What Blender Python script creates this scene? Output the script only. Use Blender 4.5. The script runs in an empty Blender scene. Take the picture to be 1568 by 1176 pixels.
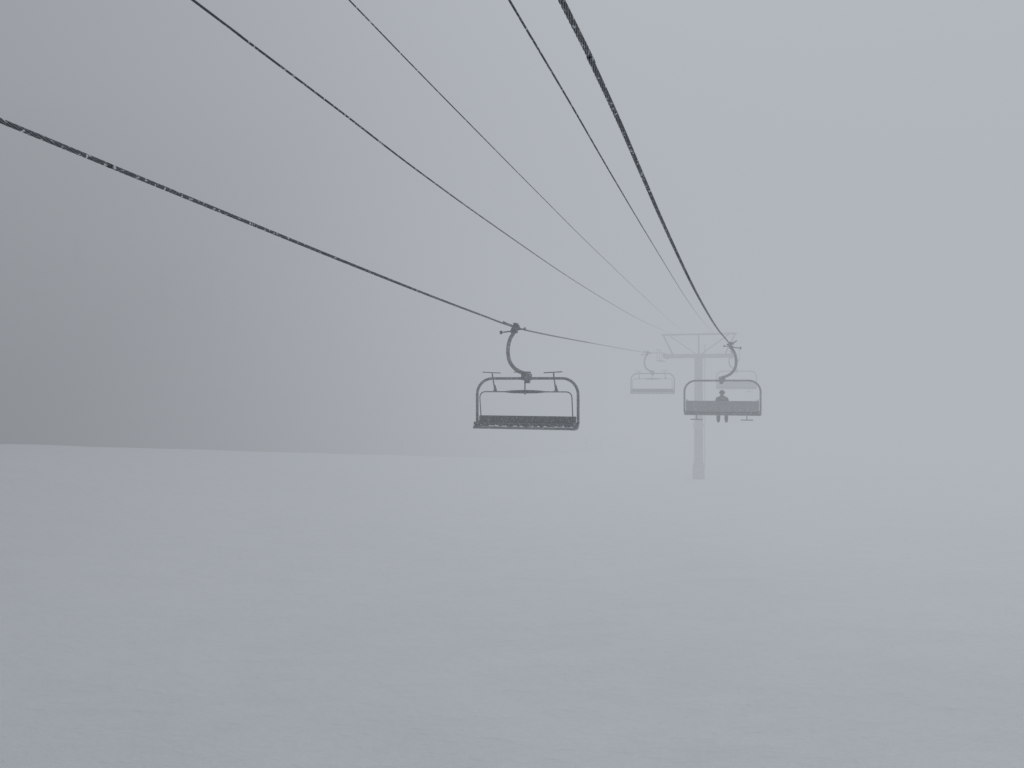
import bpy, math, random
from mathutils import Vector, Matrix, noise
random.seed(7)
scene = bpy.context.scene

# ------------------------------------------------------------------ materials
def new_mat(name):
    m = bpy.data.materials.new(name); m.use_nodes = True
    nt = m.node_tree
    return m, nt, nt.nodes, nt.links, nt.nodes["Principled BSDF"]

def speckled(name, base, snow=(0.8,0.82,0.85), scale=40., thr=0.62, soft=0.06, rough=0.6, metal=0.0, var=0.35, groove=False):
    m, nt, N, L, b = new_mat(name)
    tc = N.new("ShaderNodeTexCoord")
    n1 = N.new("ShaderNodeTexNoise"); n1.inputs["Scale"].default_value = scale; n1.inputs["Detail"].default_value = 4
    n2 = N.new("ShaderNodeTexNoise"); n2.inputs["Scale"].default_value = 3.0; n2.inputs["Detail"].default_value = 5
    L.new(tc.outputs["Object"], n1.inputs["Vector"]); L.new(tc.outputs["Object"], n2.inputs["Vector"])
    r = N.new("ShaderNodeMapRange"); r.inputs["From Min"].default_value = thr-soft; r.inputs["From Max"].default_value = thr+soft
    L.new(n1.outputs["Fac"], r.inputs["Value"])
    mv = N.new("ShaderNodeMix"); mv.data_type = 'RGBA'
    mv.inputs["A"].default_value = (*[c*(1-var) for c in base],1); mv.inputs["B"].default_value = (*[c*(1+var) for c in base],1)
    L.new(n2.outputs["Fac"], mv.inputs["Factor"])
    src = mv.outputs["Result"]
    if groove:   # frost packed between the strands of the rope
        at = N.new("ShaderNodeAttribute"); at.attribute_name="groove"
        mg = N.new("ShaderNodeMix"); mg.data_type='RGBA'; mg.inputs["B"].default_value=(0.30,0.31,0.33,1)
        L.new(src, mg.inputs["A"]); L.new(at.outputs["Fac"], mg.inputs["Factor"]); src = mg.outputs["Result"]
    mx = N.new("ShaderNodeMix"); mx.data_type = 'RGBA'
    mx.inputs["B"].default_value = (*snow,1)
    L.new(src, mx.inputs["A"]); L.new(r.outputs["Result"], mx.inputs["Factor"])
    L.new(mx.outputs["Result"], b.inputs["Base Color"])
    b.inputs["Roughness"].default_value = rough; b.inputs["Metallic"].default_value = metal
    bp = N.new("ShaderNodeBump"); bp.inputs["Strength"].default_value = 0.3; bp.inputs["Distance"].default_value = 0.01
    L.new(r.outputs["Result"], bp.inputs["Height"]); L.new(bp.outputs["Normal"], b.inputs["Normal"])
    return m

M_STEEL = speckled("galvanised_steel_frosted", (0.14,0.145,0.155), scale=35, thr=0.62)
M_DARK  = speckled("dark_grip_steel", (0.045,0.048,0.052), scale=45, thr=0.63)
M_SEAT  = speckled("black_vinyl_snow_dusted", (0.012,0.013,0.015), scale=38, thr=0.62, soft=0.03, rough=0.7)
M_BACK  = speckled("backrest_shell_grey", (0.20,0.205,0.21), snow=(0.5,0.51,0.53), scale=30, thr=0.60, rough=0.6)
M_ROPE  = speckled("steel_wire_rope", (0.038,0.040,0.043), scale=28, thr=0.62, soft=0.05, rough=0.6, groove=True)
M_CABLE = speckled("communication_cable", (0.055,0.057,0.06), scale=20, thr=0.62, soft=0.05)
M_TOWER = speckled("tower_galvanised", (0.14,0.145,0.155), snow=(0.5,0.51,0.53), scale=5, thr=0.64)
M_JACKET= speckled("dark_ski_jacket", (0.10,0.104,0.115), scale=30, thr=0.62)
M_HELM  = speckled("black_helmet", (0.06,0.06,0.063), scale=30, thr=0.66)
M_SKIN  = speckled("skin", (0.5,0.33,0.26), scale=30, thr=0.95)
M_SPRUCE= speckled("frosted_spruce", (0.035,0.045,0.043), scale=1.5, thr=0.75)

def snow_mat():
    m, nt, N, L, b = new_mat("fresh_snow")
    tc = N.new("ShaderNodeTexCoord")
    mp = N.new("ShaderNodeMapping"); mp.inputs["Scale"].default_value = (0.35,1.0,1.0); mp.inputs["Rotation"].default_value=(0,0,math.radians(-16))
    L.new(tc.outputs["Object"], mp.inputs["Vector"])
    n = N.new("ShaderNodeTexNoise"); n.inputs["Scale"].default_value = 0.9; n.inputs["Detail"].default_value = 9; n.inputs["Roughness"].default_value=0.62
    L.new(mp.outputs["Vector"], n.inputs["Vector"])
    w = N.new("ShaderNodeTexNoise"); w.inputs["Scale"].default_value = 0.09; w.inputs["Detail"].default_value = 4
    L.new(tc.outputs["Object"], w.inputs["Vector"])
    cr = N.new("ShaderNodeMapRange"); cr.inputs["From Min"].default_value=0.3; cr.inputs["From Max"].default_value=0.7
    ad = N.new("ShaderNodeMath"); ad.operation='MULTIPLY_ADD'; ad.inputs[1].default_value=0.5
    L.new(n.outputs["Fac"], ad.inputs[0])
    hf = N.new("ShaderNodeMath"); hf.operation='MULTIPLY'; hf.inputs[1].default_value=0.5
    L.new(w.outputs["Fac"], hf.inputs[0]); L.new(hf.outputs[0], ad.inputs[2])
    L.new(ad.outputs[0], cr.inputs["Value"])
    mx = N.new("ShaderNodeMix"); mx.data_type='RGBA'
    mx.inputs["A"].default_value=(0.86,0.87,0.88,1); mx.inputs["B"].default_value=(0.965,0.967,0.97,1)
    L.new(cr.outputs["Result"], mx.inputs["Factor"]); L.new(mx.outputs["Result"], b.inputs["Base Color"])
    b.inputs["Roughness"].default_value=0.9
    b.inputs["Specular IOR Level"].default_value=0.2
    bp = N.new("ShaderNodeBump"); bp.inputs["Strength"].default_value=0.9; bp.inputs["Distance"].default_value=0.5
    L.new(n.outputs["Fac"], bp.inputs["Height"]); L.new(bp.outputs["Normal"], b.inputs["Normal"])
    return m
M_SNOW = snow_mat()

def hill_mat():
    m, nt, N, L, b = new_mat("forested_hillside")
    tc = N.new("ShaderNodeTexCoord")
    n = N.new("ShaderNodeTexNoise"); n.inputs["Scale"].default_value=0.06; n.inputs["Detail"].default_value=5
    L.new(tc.outputs["Object"], n.inputs["Vector"])
    r = N.new("ShaderNodeValToRGB")
    r.color_ramp.elements[0].position=0.35; r.color_ramp.elements[0].color=(0.035,0.045,0.043,1)
    r.color_ramp.elements[1].position=0.8; r.color_ramp.elements[1].color=(0.06,0.07,0.07,1)
    L.new(n.outputs["Fac"], r.inputs["Fac"]); L.new(r.outputs["Color"], b.inputs["Base Color"])
    b.inputs["Roughness"].default_value=1.0
    return m
M_HILL = hill_mat()

# ------------------------------------------------------------------ mesh builder
class MB:
    def __init__(s): s.v=[]; s.f=[]
    def tube(s, pts, r, n=8, cap=True):
        pts=[Vector(p) for p in pts]
        if not hasattr(r,'__len__'): r=[r]*len(pts)
        T0=(pts[1]-pts[0]).normalized()
        up=Vector((0,0,1)) if abs(T0.z)<0.9 else Vector((0,1,0))
        nrm=(up-T0*up.dot(T0)).normalized()
        b0=len(s.v)
        for i,p in enumerate(pts):
            if i==0: T=T0
            elif i==len(pts)-1: T=(pts[i]-pts[i-1]).normalized()
            else: T=((pts[i+1]-pts[i]).normalized()+(pts[i]-pts[i-1]).normalized()).normalized()
            nrm=(nrm-T*nrm.dot(T)).normalized(); bi=T.cross(nrm)
            for k in range(n):
                a=2*math.pi*k/n
                s.v.append(p+(nrm*math.cos(a)+bi*math.sin(a))*r[i])
        for i in range(len(pts)-1):
            for k in range(n):
                a=b0+i*n+k; b=b0+i*n+(k+1)%n
                s.f.append((a,b,b+n,a+n))
        if cap:
            s.f.append(tuple(b0+k for k in reversed(range(n))))
            e=b0+(len(pts)-1)*n
            s.f.append(tuple(e+k for k in range(n)))
    def box(s, c, size, rot=None, flip=False):
        b0=len(s.v); c=Vector(c)
        for dx in(-.5,.5):
            for dy in(-.5,.5):
                for dz in(-.5,.5):
                    p=Vector((dx*size[0],dy*size[1],dz*size[2]))
                    if rot is not None: p=rot@p
                    s.v.append(c+p)
        for q in((0,1,3,2),(4,6,7,5),(0,4,5,1),(2,3,7,6),(0,2,6,4),(1,5,7,3)):
            t=tuple(b0+i for i in q)
            s.f.append(t[::-1] if flip else t)
    def ell(s, c, rad, nu=16, nv=10, zmin=-1.0):
        b0=len(s.v); c=Vector(c)
        for j in range(nv+1):
            z=zmin+(1-zmin)*j/nv
            ph=math.asin(max(-1,min(1,z)))
            for i in range(nu):
                a=2*math.pi*i/nu
                s.v.append(c+Vector((rad[0]*math.cos(ph)*math.cos(a),rad[1]*math.cos(ph)*math.sin(a),rad[2]*math.sin(ph))))
        for j in range(nv):
            for i in range(nu):
                a=b0+j*nu+i; b=b0+j*nu+(i+1)%nu
                s.f.append((a,b,b+nu,a+nu))
    def obj(s,name,mat,parent=None,bevel=0,smooth=True):
        me=bpy.data.meshes.new(name); me.from_pydata([tuple(v) for v in s.v],[],s.f); me.update()
        o=bpy.data.objects.new(name,me); scene.collection.objects.link(o)
        me.materials.append(mat)
        if bevel:
            md=o.modifiers.new("bevel","BEVEL"); md.width=bevel; md.segments=2; md.limit_method='ANGLE'
        elif smooth:
            for p in me.polygons: p.use_smooth=True
        if parent: o.parent=parent
        return o

def catmull(pts, k=6):
    P=[Vector(p) for p in pts]; P=[P[0]*2-P[1]]+P+[P[-1]*2-P[-2]]
    out=[]
    for i in range(1,len(P)-2):
        a,b,c,d=P[i-1],P[i],P[i+1],P[i+2]
        for j in range(k):
            t=j/k
            out.append(0.5*((2*b)+(c-a)*t+(2*a-5*b+4*c-d)*t*t+(3*b-a-3*c+d)*t**3))
    out.append(P[-2]); return out

def empty(name, loc, yaw=0):
    e=bpy.data.objects.new(name,None); e.empty_display_size=0.5
    e.location=loc; e.rotation_euler=(0,0,yaw); scene.collection.objects.link(e); return e

def sstep(a,b,x):
    t=max(0,min(1,(x-a)/(b-a))); return t*t*(3-2*t)

# ------------------------------------------------------------------ terrain
def ridge_y(x): return max(36.0, min(110.0, 76+0.9*x))
def ridge_z(x):
    return 0.12*min(-x,60) if x<0 else -0.01*x
def ground(x,y):
    yr=ridge_y(x); t=y/yr
    z=ridge_z(x)*sstep(0.1,1.0,t)
    if y>yr:
        d=y-yr
        z-= 0.008*d*d if d<25 else 0.008*625+0.4*(d-25)
        z=max(z,-24)
    z+=0.30*(noise.noise(Vector((x*0.03,y*0.04,0)))) + 0.10*noise.noise(Vector((x*0.12,y*0.3,3)))
    return z
def axis(a,b,fine_a,fine_b,fs,cs):
    out=[];v=a
    while v<b:
        out.append(v); v+= fs if fine_a<=v<fine_b else cs
    out.append(b); return out
def grid_obj(name,xs,ys,fn,mat):
    v=[(x,y,fn(x,y)) for y in ys for x in xs]; n=len(xs)
    f=[(j*n+i,j*n+i+1,(j+1)*n+i+1,(j+1)*n+i) for j in range(len(ys)-1) for i in range(n-1)]
    me=bpy.data.meshes.new(name); me.from_pydata(v,[],f); me.update()
    for p in me.polygons: p.use_smooth=True
    o=bpy.data.objects.new(name,me); scene.collection.objects.link(o); me.materials.append(mat); return o
grid_obj("snow_ground", axis(-360,360,-80,80,0.8,6), axis(-120,460,5,110,0.8,6), ground, M_SNOW)

def hill(x,y):
    d=y-(ridge_y(x)+6)
    k=1-sstep(-45,45,x)
    z=-9+0.60*max(0,d)*k + 3.0*noise.noise(Vector((x*0.03,y*0.03,7)))*k
    return z if k>0 else -30
grid_obj("forested_hill", axis(-350,60,-100,60,3,8), axis(42,300,42,300,4,4), hill, M_HILL)

# distant spruces: one object
fb=MB()
def spruce(mb,x,y,z,h):
    mb.tube([(x,y,z-1),(x,y,z+h)],[h*0.022,h*0.004],5)
    lv=int(h*1.6)
    for i in range(lv):
        t=i/lv; zz=z+h*(0.10+0.9*t); R=h*0.19*(1-t)**0.85+0.12
        nb=7
        for k in range(nb):
            a=2*math.pi*(k+random.random()*0.8)/nb; r=R*random.uniform(0.6,1.15)
            c,s_=math.cos(a),math.sin(a); w=r*0.33
            b0=len(mb.v)
            mb.v+= [Vector((x,y,zz+0.1)),Vector((x+c*r*.6-s_*w,y+s_*r*.6+c*w,zz-r*.25)),Vector((x+c*r,y+s_*r,zz-r*.5)),Vector((x+c*r*.6+s_*w,y+s_*r*.6-c*w,zz-r*.3))]
            mb.f.append((b0,b0+1,b0+2,b0+3))
cnt=0
while cnt<80:
    x=random.uniform(-150,-22); y=ridge_y(x)+random.uniform(45,85)
    spruce(fb,x,y,hill(x,y),random.uniform(3.5,6)); cnt+=1
for (x,y,h) in [(-12.5,82,2.6),(10.5,102,3.5),(-14.2,84,2.2),(13,106,3.5)]:
    spruce(fb,x,y,ground(x,y),h)
fb.obj("distant_forest",M_SPRUCE,smooth=False)

# ------------------------------------------------------------------ ropes
def rope_obj(name, pts, dia, mat, lay=0.0, near=30):
    c=catmull(pts,8)
    if lay:
        dense=[]
        for a,b in zip(c[:-1],c[1:]):
            L=(b-a).length; n=max(1,int(L/0.03) if -2<a.y<near else int(L/0.5))
            for i in range(n): dense.append(a.lerp(b,i/n))
        dense.append(c[-1])
        v=[];f=[];n=24; s=0; prev=dense[0]; gr=[]
        for i,p in enumerate(dense):
            T=(dense[min(i+1,len(dense)-1)]-dense[max(i-1,0)]).normalized()
            nr=(Vector((0,0,1))-T*T.z).normalized(); bi=T.cross(nr)
            s+=(p-prev).length; prev=p
            tw=2*math.pi*s/lay
            for k in range(n):
                a=2*math.pi*k/n
                lobe=abs(math.cos(3*a))
                rr=dia/2*(0.80+0.20*lobe)
                v.append(p+(nr*math.cos(a+tw)+bi*math.sin(a+tw))*rr)
                gr.append(max(0,1-lobe*1.6) if -2<p.y<near else 0.22)
        for i in range(len(dense)-1):
            for k in range(n):
                a=i*n+k;b=i*n+(k+1)%n; f.append((a,b,b+n,a+n))
        mb=MB(); mb.v=v; mb.f=f; o=mb.obj(name,mat)
        at=o.data.attributes.new("groove",'FLOAT','POINT'); at.data.foreach_set("value",gr)
        return o
    mb=MB(); mb.tube(c,dia/2,8); return mb.obj(name,mat)

def lp(Y): return 0.3157*Y-6.393
left_z=[(-14,11.7),(-4,11.05),(6.216,10.48),(7.431,10.41),(9.617,10.29),(11.89,10.17),(14.61,10.04),(17.6,9.92),(20.6,9.82),(24.5,9.85),(30.4,9.96),(40,10.15),(50.5,10.40),(62.8,10.88),(80,11.0),(120,11.6)]
left=[(lp(y),y,z) for y,z in left_z]
rope_obj("haul_rope",left,0.048,M_ROPE,lay=0.42)
def rx(Y): return 0.3516*Y-1.413 if Y<=29.4 else 8.924+(Y-29.4)*0.3096
right_z=[(-14,11.6),(-4,11.1),(5.0,10.87),(5.85,10.83),(7.04,10.74),(8.37,10.60),(10.31,10.41),(14.03,10.13),(18,9.95),(22,9.85),(29.4,9.80),(44,10.17),(61.2,10.88),(80,11.0),(120,11.6)]
right=[(rx(y),y,z) for y,z in right_z]
rope_obj("haul_rope",right,0.048,M_ROPE,lay=0.42)
def cab(c,zs,d):
    rope_obj("communication_cable",[(0.3157*y-c,y,z) for y,z in zs],d,M_CABLE)
cab(6.05,[(-14,13.4),(0,12.75),(7.96,12.455),(8.8,12.42),(10.89,12.34),(13.55,12.22),(17.93,12.11),(26.49,12.0),(38.86,12.06),(50,12.27),(62.7,12.62),(90,13.2)],0.030)
cab(4.78,[(-14,13.6),(0,13.15),(8.82,12.91),(10.7,12.86),(13.27,12.81),(17.45,12.74),(23.76,12.66),(40.07,12.6),(62.4,12.66),(90,13.0)],0.018)
cab(2.32,[(-14,12.3),(0,12.15),(7.27,12.08),(8.2,12.075),(10.16,12.06),(13.34,12.01),(19.45,11.97),(31.4,11.97),(45,12.2),(61.9,12.7),(90,13.2)],0.025)

# ------------------------------------------------------------------ chairs
YAW=-math.atan(0.3157)
def chair(loc, mirror=1, facing=-1, back_top=-2.54, bar_down=False, yaw=YAW, back_mat=None):
    e=empty("chairlift_chair",loc,yaw); m=mirror; cx=0.32*m; F=facing
    g=MB()
    g.box((0,0,-0.01),(0.12,0.46,0.11)); g.box((0.0,0,0.08),(0.07,0.30,0.09)); g.box((-0.05*m,0,-0.10),(0.16,0.2,0.12))
    g.tube([(-0.40*m,-0.10,-0.14),(0.0,-0.10,-0.10)],0.022); g.tube([(-0.44*m,-0.10,-0.14),(-0.39*m,-0.10,-0.14)],0.055,12)
    g.tube([(0.05*m,0.1,-0.05),(0.26*m,0.1,-0.04)],0.02); g.tube([(0.22*m,0.1,-0.04),(0.26*m,0.1,-0.04)],0.05,12)
    g.tube([(-0.02,-0.22,0.02),(-0.20*m,-0.34,0.10),(-0.27*m,-0.36,0.15)],[0.035,0.028,0.02])
    g.tube([(-0.08,0.18,-0.0),(-0.08,0.18,0.06)],0.06,12); g.tube([(0.09,-0.14,0.0),(0.09,-0.14,0.06)],0.06,12)
    g.obj("grip",M_DARK,e,bevel=0.012)
    h=MB()
    pts=catmull([(-0.02*m,0,-0.10),(-0.16*m,0,-0.30),(-0.225*m,0,-0.52),(-0.235*m,0,-0.74),(-0.19*m,0,-0.96),(-0.06*m,0,-1.15),(0.13*m,0,-1.27),(cx,0,-1.33)],6)
    h.tube(pts,0.055,12)
    h.obj("hanger",M_STEEL,e)
    j=MB(); j.box((cx,0,-1.42),(0.26,0.26,0.18)); j.box((cx+0.02*m,0,-1.54),(0.14,0.18,0.12)); j.box((cx-0.06*m,0,-1.305),(0.34,0.20,0.03))
    for dx in(-.09,.09): j.tube([(cx+dx,-0.16,-1.42),(cx+dx,0.16,-1.42)],0.03,8)
    j.obj("suspension_joint",M_STEEL,e,bevel=0.015)
    W=1.50; top=-1.46; bot=-2.74; R=0.46
    pts=[(cx-W,0,bot)]
    for i in range(9):
        a=math.pi-i/8*math.pi/2; pts.append((cx-W+R+R*math.cos(a),0,top-R+R*math.sin(a)))
    for i in range(9):
        a=math.pi/2-i/8*math.pi/2; pts.append((cx+W-R+R*math.cos(a),0,top-R+R*math.sin(a)))
    pts.append((cx+W,0,bot))
    fr=MB(); fr.tube(pts,0.040,10)
    for s in(-1,1):
        x=cx+s*W
        fr.tube(catmull([(x,0,bot+0.02),(x,F*0.06,bot-0.07),(x,F*0.26,bot-0.12),(x-s*0.08,F*0.46,bot-0.12)],4),0.035,8)
        fr.box((x-s*0.05,F*0.2,bot-0.03),(0.02,0.4,0.14))
    fr.tube([(cx-W,F*0.10,bot-0.13),(cx+W,F*0.10,bot-0.13)],0.026,8)
    fr.tube([(cx-W+.08,F*0.46,bot-0.12),(cx+W-.08,F*0.46,bot-0.12)],0.028,8)
    for k in range(7):
        x=cx-W+0.1+k*(2*W-0.2)/6
        fr.tube([(x,F*0.02,bot-0.11),(x,F*0.48,bot-0.11)],0.014,6)
    fr.obj("bail_frame",M_STEEL,e)
    st=MB(); bk=MB(); n=6; w=(2*W-0.14)/n
    rb=Matrix.Rotation(F*math.radians(10),3,'X')
    hh=abs(back_top+2.75)
    for k in range(n):
        x=cx-W+0.07+w*(k+.5)
        st.box((x,F*0.26,bot-0.03),(w-0.004,0.44,0.09))
    bk.box((cx,F*-0.01,-2.74+hh/2),(2*W-0.12,0.06,hh),rb)
    for k in range(n):
        x=cx-W+0.07+w*(k+.5)
        bk.box((x,F*0.03,-2.74+hh/2),(w-0.06,0.05,hh-0.05),rb)
    st.obj("seat",M_SEAT,e,bevel=0.03)
    bk.obj("backrest",back_mat or M_SEAT,e,bevel=0.02)
    # snow caught on the front lip of the seat
    sn=MB()
    p=[]; rad=[]
    for k in range(60):
        t=k/59; p.append((cx-W+0.08+t*(2*W-0.16),F*0.46,bot-0.055)); rad.append(0.010+0.022*max(0,noise.noise(Vector((k*0.6,loc[1],4)))+.2))
    sn.tube(p,rad,6)
    sn.obj("lying_snow",M_SNOW,e)
    rbm=MB(); ft=MB()
    if not bar_down:
        w2=W-0.14; t2=-1.84; r2=0.16; yy=F*0.16
        pts=[(cx-w2,yy*0.3,bot+0.1)]
        for i in range(5):
            a=math.pi-i/4*math.pi/2; pts.append((cx-w2+r2+r2*math.cos(a),yy,t2-r2+r2*math.sin(a)))
        for i in range(5):
            a=math.pi/2-i/4*math.pi/2; pts.append((cx+w2-r2+r2*math.cos(a),yy,t2-r2+r2*math.sin(a)))
        pts.append((cx+w2,yy*0.3,bot+0.1))
        rbm.tube(pts,0.017,8)
        for dx in(-0.90,0.90):
            x=cx+dx
            rbm.tube([(x,yy,t2+0.02),(x-0.03,yy+F*0.15,-1.32)],0.020,8)
            ft.box((x-0.04,yy+F*0.17,-1.295),(0.50,0.16,0.025),Matrix.Rotation(math.radians(3 if dx<0 else -3),3,'Y'))
            b0=len(rbm.v)
            for yq in(-0.02,0.02):
                rbm.v+=[Vector((x-0.05,yy+yq,t2-0.01)),Vector((x+0.07,yy+yq,t2-0.01)),Vector((x+0.01,yy+yq,t2+0.20))]
            rbm.f+=[(b0,b0+1,b0+2),(b0+5,b0+4,b0+3),(b0,b0+3,b0+4,b0+1),(b0+1,b0+4,b0+5,b0+2),(b0+2,b0+5,b0+3,b0)]
        ft.box((cx-0.03,yy+F*0.17,-1.285),(0.46,0.16,0.025))
        rbm.tube([(cx,yy,-1.50),(cx,yy,-1.92)],0.020,8)
        rbm.tube([(cx-0.62,yy,t2),(cx-0.40,yy,t2+0.025),(cx,yy,t2+0.04),(cx+0.40,yy,t2+0.025),(cx+0.62,yy,t2)],0.016,8)
        rbm.tube([(cx-0.62,yy,t2),(cx-0.40,yy,t2-0.025),(cx,yy,t2-0.035),(cx+0.40,yy,t2-0.025),(cx+0.62,yy,t2)],0.016,8)
        ft.tube([(cx-0.55,yy,t2+.003),(cx-0.3,yy,t2+.003),(cx+0.3,yy,t2+.003),(cx+0.55,yy,t2+.003)],[.01,.026,.026,.01],8)
    else:
        yy=F*0.62
        rbm.tube([(cx-W+0.1,F*0.05,-2.25),(cx-W+0.1,yy*0.8,-2.40),(cx-W+0.2,yy,-2.44),(cx+W-0.2,yy,-2.44),(cx+W-0.1,yy*0.8,-2.40),(cx+W-0.1,F*0.05,-2.25)],0.02,8)
        for dx in(-1.05,0.98):
            x=cx+dx
            rbm.tube([(x,yy,-2.44),(x,yy+F*0.06,-3.08)],0.02,8)
            ft.box((x,yy+F*0.08,-3.10),(0.50,0.12,0.04))
    rbm.obj("restraint_bar",M_STEEL,e)
    ft.obj("footrest",M_STEEL if bar_down else M_DARK,e,bevel=0.008)
    return e,cx

chair((lp(20.6),20.6,9.82),1,-1)
chair((lp(50.5),50.5,10.40),1,-1)
c2,cx2=chair((rx(29.4),29.4,9.80),-1,1,back_top=-2.30,bar_down=True,back_mat=M_BACK)
chair((rx(57),57,10.68),1,1,back_top=-2.30,bar_down=True,back_mat=M_BACK)

# ------------------------------------------------------------------ skier (rides the second chair, seen from behind)
sk=empty("skier",(0,0,0))
ang=YAW; base=Vector((rx(29.4),29.4,9.80)); off=Matrix.Rotation(ang,3,'Z')@Vector((cx2,0,0))
sk.location=base+off; sk.rotation_euler=(0,0,ang)
V=[(0,.24,-2.60,.15),(0,.17,-2.40,.145),(0,.15,-2.24,.16),(0,.16,-2.10,.075),(0,.175,-2.0,.07)]
E=[(0,1),(1,2),(2,3),(3,4)]
def chain(start,pts):
    p=start
    for q in pts:
        V.append(q); E.append((p,len(V)-1)); p=len(V)-1
for s in(-1,1):
    chain(2,[(s*.18,.16,-2.21,.085),(s*.25,.26,-2.42,.065),(s*.20,.50,-2.50,.045)])
    chain(0,[(s*.11,.30,-2.62,.105),(s*.15,.66,-2.61,.085),(s*.155,.70,-2.86,.075),(s*.16,.70,-3.02,.07)])
me=bpy.data.meshes.new("body"); me.from_pydata([v[:3] for v in V],E,[]); body=bpy.data.objects.new("body",me)
scene.collection.objects.link(body); body.parent=sk; me.materials.append(M_JACKET)
body.modifiers.new("skin","SKIN"); 
for i,v in enumerate(V):
    d=me.skin_vertices[0].data[i]; d.radius=(v[3],v[3]*0.85 if i<3 else v[3]); d.use_root=(i==0)
sd=body.modifiers.new("sub","SUBSURF"); sd.levels=2; sd.render_levels=2
hz=-0.04
hd=MB(); hd.ell((0,.19,-1.93+hz),(.078,.095,.115)); hd.tube([(0,.28,-1.92+hz),(0,.305,-1.955+hz)],[.012,.018],8); hd.ell((0.08,.19,-1.94+hz),(.012,.02,.03),8,6); hd.ell((-0.08,.19,-1.94+hz),(.012,.02,.03),8,6)
hd.tube([(-.025,.272,-1.99+hz),(0,.28,-1.988+hz),(.025,.272,-1.99+hz)],.006,6)
hd.obj("head",M_SKIN,sk)
he=MB(); he.ell((0,.18,-1.92+hz),(.108,.125,.115),18,10,-0.45); he.tube([(-.098,.20,-1.93+hz),(-.06,.285,-1.93+hz),(0,.30,-1.93+hz),(.06,.285,-1.93+hz),(.098,.20,-1.93+hz)],.028,8)
he.obj("helmet_and_goggles",M_HELM,sk)
gl=MB()
for s in(-1,1):
    gl.ell((s*.20,.54,-2.505),(.042,.055,.028))
    for k,(dx,Lg) in enumerate([(-.032,.055),(-.011,.066),(.011,.062),(.032,.048)]):
        x=s*.20+dx
        gl.tube([(x,.57,-2.50),(x,.60+Lg*.4,-2.485),(x,.62+Lg*.4,-2.51),(x,.60+Lg*.2,-2.53)],[.012,.011,.010,.008],6)
    gl.tube([(s*.165,.54,-2.51),(s*.15,.57,-2.52),(s*.155,.60,-2.53)],[.014,.012,.009],6)
gl.obj("gloves",M_HELM,sk)
bt=MB()
for s in(-1,1):
    bt.tube([(s*.16,.70,-2.92),(s*.16,.70,-3.08),(s*.16,.72,-3.14)],[.08,.078,.07],10)
    bt.box((s*.16,.78,-3.14),(.11,.30,.09)); bt.box((s*.16,.78,-3.195),(.09,.32,.03))
bt.obj("boots",M_HELM,sk,bevel=0.015)

# ------------------------------------------------------------------ lift tower
tw=empty("lift_tower",(16.1,62,0),YAW)
col=MB()
gz=ground(16.1,62)
zz=[gz-1.5,gz+1.2,1.55,4.55,4.56,4.74,4.75,10.75]; rr=[.54,.50,.385,.375,.45,.45,.37,.34]
col.tube([(0,0,z) for z in zz],rr,24); col.obj("tower_column",M_TOWER,tw)
ft=MB(); ft.ell((0,0,gz-0.25),(1.5,1.3,0.42),20,8); ft.obj("snow_mound",M_SNOW,tw)
ca=MB()
ca.box((0,0,10.62),(5.9,0.36,0.36))
ca.box((0,-0.15,12.50),(6.3,0.10,0.12)); ca.box((0,0.35,12.50),(6.3,0.10,0.12))
ca.obj("crossarm",M_TOWER,tw,bevel=0.02)
tr=MB()
for y in(-0.12,0.32):
    for s in(-1,1):
        tr.tube([(s*3.0,y,12.45),(s*2.2,y,10.8)],0.06)
        tr.tube([(s*0.25,y,10.8),(s*2.5,y,12.45)],0.035)
    tr.tube([(0,y,10.7),(0,y,12.5)],0.06)
for k in range(12):
    x=-3.0+k*6/11; tr.tube([(x,-0.12,12.56),(x,0.32,12.56)],0.02,6)
tr.obj("lifting_frame",M_TOWER,tw)
sh=MB()
for s in(-1,1):
    x=s*2.8
    sh.box((x-s*0.12,0,10.60),(0.06,3.6,0.16)); 
    for k in range(8):
        y=-1.75+k*0.5
        sh.tube([(x-0.05,y,10.64),(x+0.05,y,10.64)],0.21,18)
    for yy in(-1.2,0,1.2):
        sh.box((x-s*0.1,yy,10.45),(0.10,0.5,0.10))
    sh.box((x+s*0.35,0,10.20),(0.45,3.8,0.05))
    for yy in(-1.8,0,1.8): sh.tube([(x+s*0.55,yy,10.2),(x+s*0.55,yy,11.2)],0.025)
    sh.tube([(x+s*0.55,-1.8,11.2),(x+s*0.55,1.8,11.2)],0.025)
sh.obj("sheave_assemblies",M_TOWER,tw)
ld=MB()
for dx in(-.2,.2): ld.tube([(0.52,dx,1.0),(0.52,dx,11.6)],0.022,6)
z=1.2
while z<11.5:
    ld.tube([(0.52,-.2,z),(0.52,.2,z)],0.014,5); z+=0.3
ld.obj("ladder",M_TOWER,tw)
sg=MB(); sg.box((0.0,-0.47,4.65),(0.75,0.03,0.55)); sg.obj("number_plate",M_BACK,tw,bevel=0.008)

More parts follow.
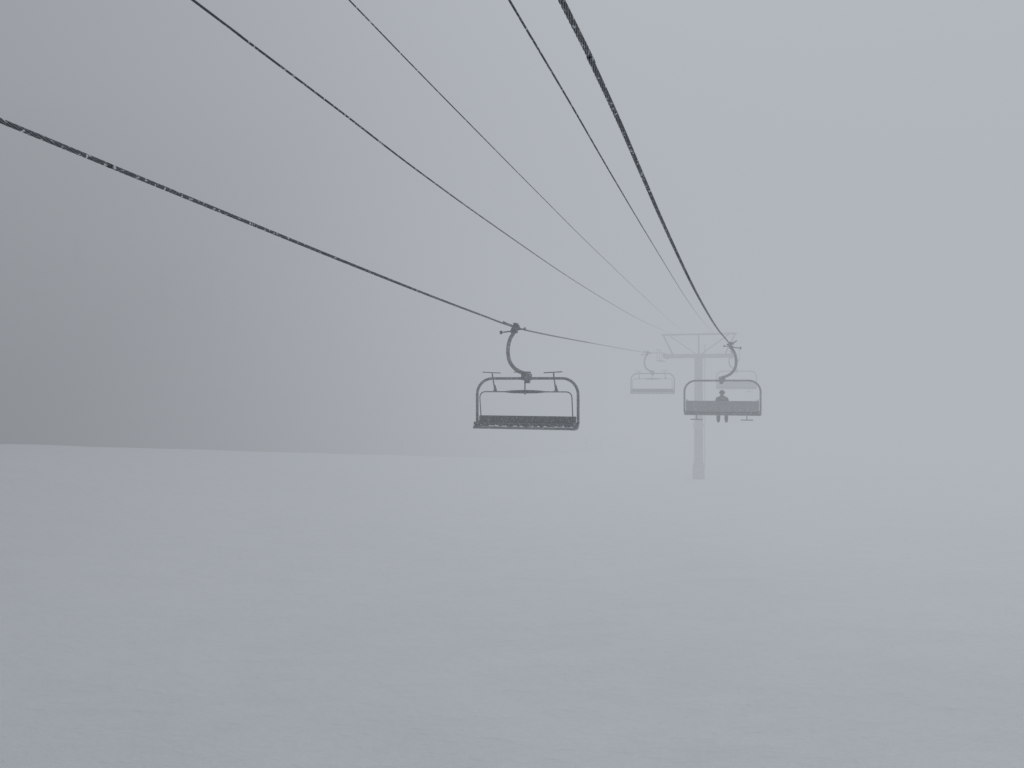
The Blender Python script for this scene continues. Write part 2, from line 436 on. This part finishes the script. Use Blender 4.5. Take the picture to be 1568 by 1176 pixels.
# ------------------------------------------------------------------ fog bank (volume glowing in place of scattered daylight, with a clearer pocket around the near span)
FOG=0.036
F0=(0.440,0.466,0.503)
mat=bpy.data.materials.new("glowing_fog"); mat.use_nodes=True
N=mat.node_tree.nodes; L=mat.node_tree.links; N.clear()
out=N.new("ShaderNodeOutputMaterial")
ab=N.new("ShaderNodeVolumeAbsorption"); ab.inputs["Color"].default_value=(0,0,0,1)
em=N.new("ShaderNodeEmission"); em.inputs["Color"].default_value=(*F0,1)  # added glow: the fog emits the daylight it would scatter
geo=N.new("ShaderNodeTexCoord"); sp=N.new("ShaderNodeSeparateXYZ"); L.new(geo.outputs["Object"],sp.inputs[0])
def mrange(sock,a,b,c,d):
    r=N.new("ShaderNodeMapRange"); r.interpolation_type='SMOOTHSTEP'
    r.inputs["From Min"].default_value=a; r.inputs["From Max"].default_value=b
    r.inputs["To Min"].default_value=c; r.inputs["To Max"].default_value=d
    L.new(sp.outputs[sock],r.inputs["Value"]); return r.outputs["Result"]
def mul(a,b):
    m_=N.new("ShaderNodeMath"); m_.operation='MULTIPLY'; L.new(a,m_.inputs[0]); L.new(b,m_.inputs[1]); return m_.outputs[0]
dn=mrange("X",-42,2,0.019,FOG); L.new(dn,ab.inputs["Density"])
L.new(mul(mul(mrange("X",-60,14,0.52,1.0),dn),mrange("Z",42,80,1.0,1.9)),em.inputs["Strength"])  # shading put into the glow: dimmer at left, brighter aloft to light the snow
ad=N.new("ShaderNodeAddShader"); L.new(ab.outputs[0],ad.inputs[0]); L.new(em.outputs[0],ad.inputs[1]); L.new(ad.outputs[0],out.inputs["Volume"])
try: mat.cycles.volume_step_rate=1.2
except Exception as ex: print(ex)
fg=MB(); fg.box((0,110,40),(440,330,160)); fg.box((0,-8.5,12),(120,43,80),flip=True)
fg.obj("glowing_fog_bank",mat,smooth=False)

# ------------------------------------------------------------------ light
w=bpy.data.worlds.new("World"); scene.world=w; w.use_nodes=True
nt=w.node_tree; bg=nt.nodes["Background"]
sky=nt.nodes.new("ShaderNodeTexSky"); sky.sky_type='NISHITA'; sky.sun_disc=False
sky.sun_elevation=math.radians(35); sky.sun_rotation=math.radians(60); sky.dust_density=5; sky.air_density=1.5
nt.links.new(sky.outputs[0],bg.inputs[0]); bg.inputs[1].default_value=0.06
sl=bpy.data.lights.new("sun","SUN"); sl.energy=0.6; sl.angle=math.radians(20); sl.color=(1,0.97,0.93)
so=bpy.data.objects.new("sun",sl); scene.collection.objects.link(so)
az=math.radians(60); el=math.radians(35)
d=Vector((math.sin(az)*math.cos(el),math.cos(az)*math.cos(el),math.sin(el)))
so.rotation_euler=d.to_track_quat('Z','Y').to_euler(); so.location=d*50

# ------------------------------------------------------------------ camera
cam=bpy.data.cameras.new("camera"); co=bpy.data.objects.new("camera",cam); scene.collection.objects.link(co)
co.location=(0,0,8.2); co.rotation_euler=(math.radians(90),0,0)
cam.sensor_width=36; cam.lens=25.26; cam.clip_end=2000; cam.clip_start=0.05
scene.camera=co
scene.view_settings.view_transform='Standard'; scene.view_settings.look='None'; scene.view_settings.exposure=0
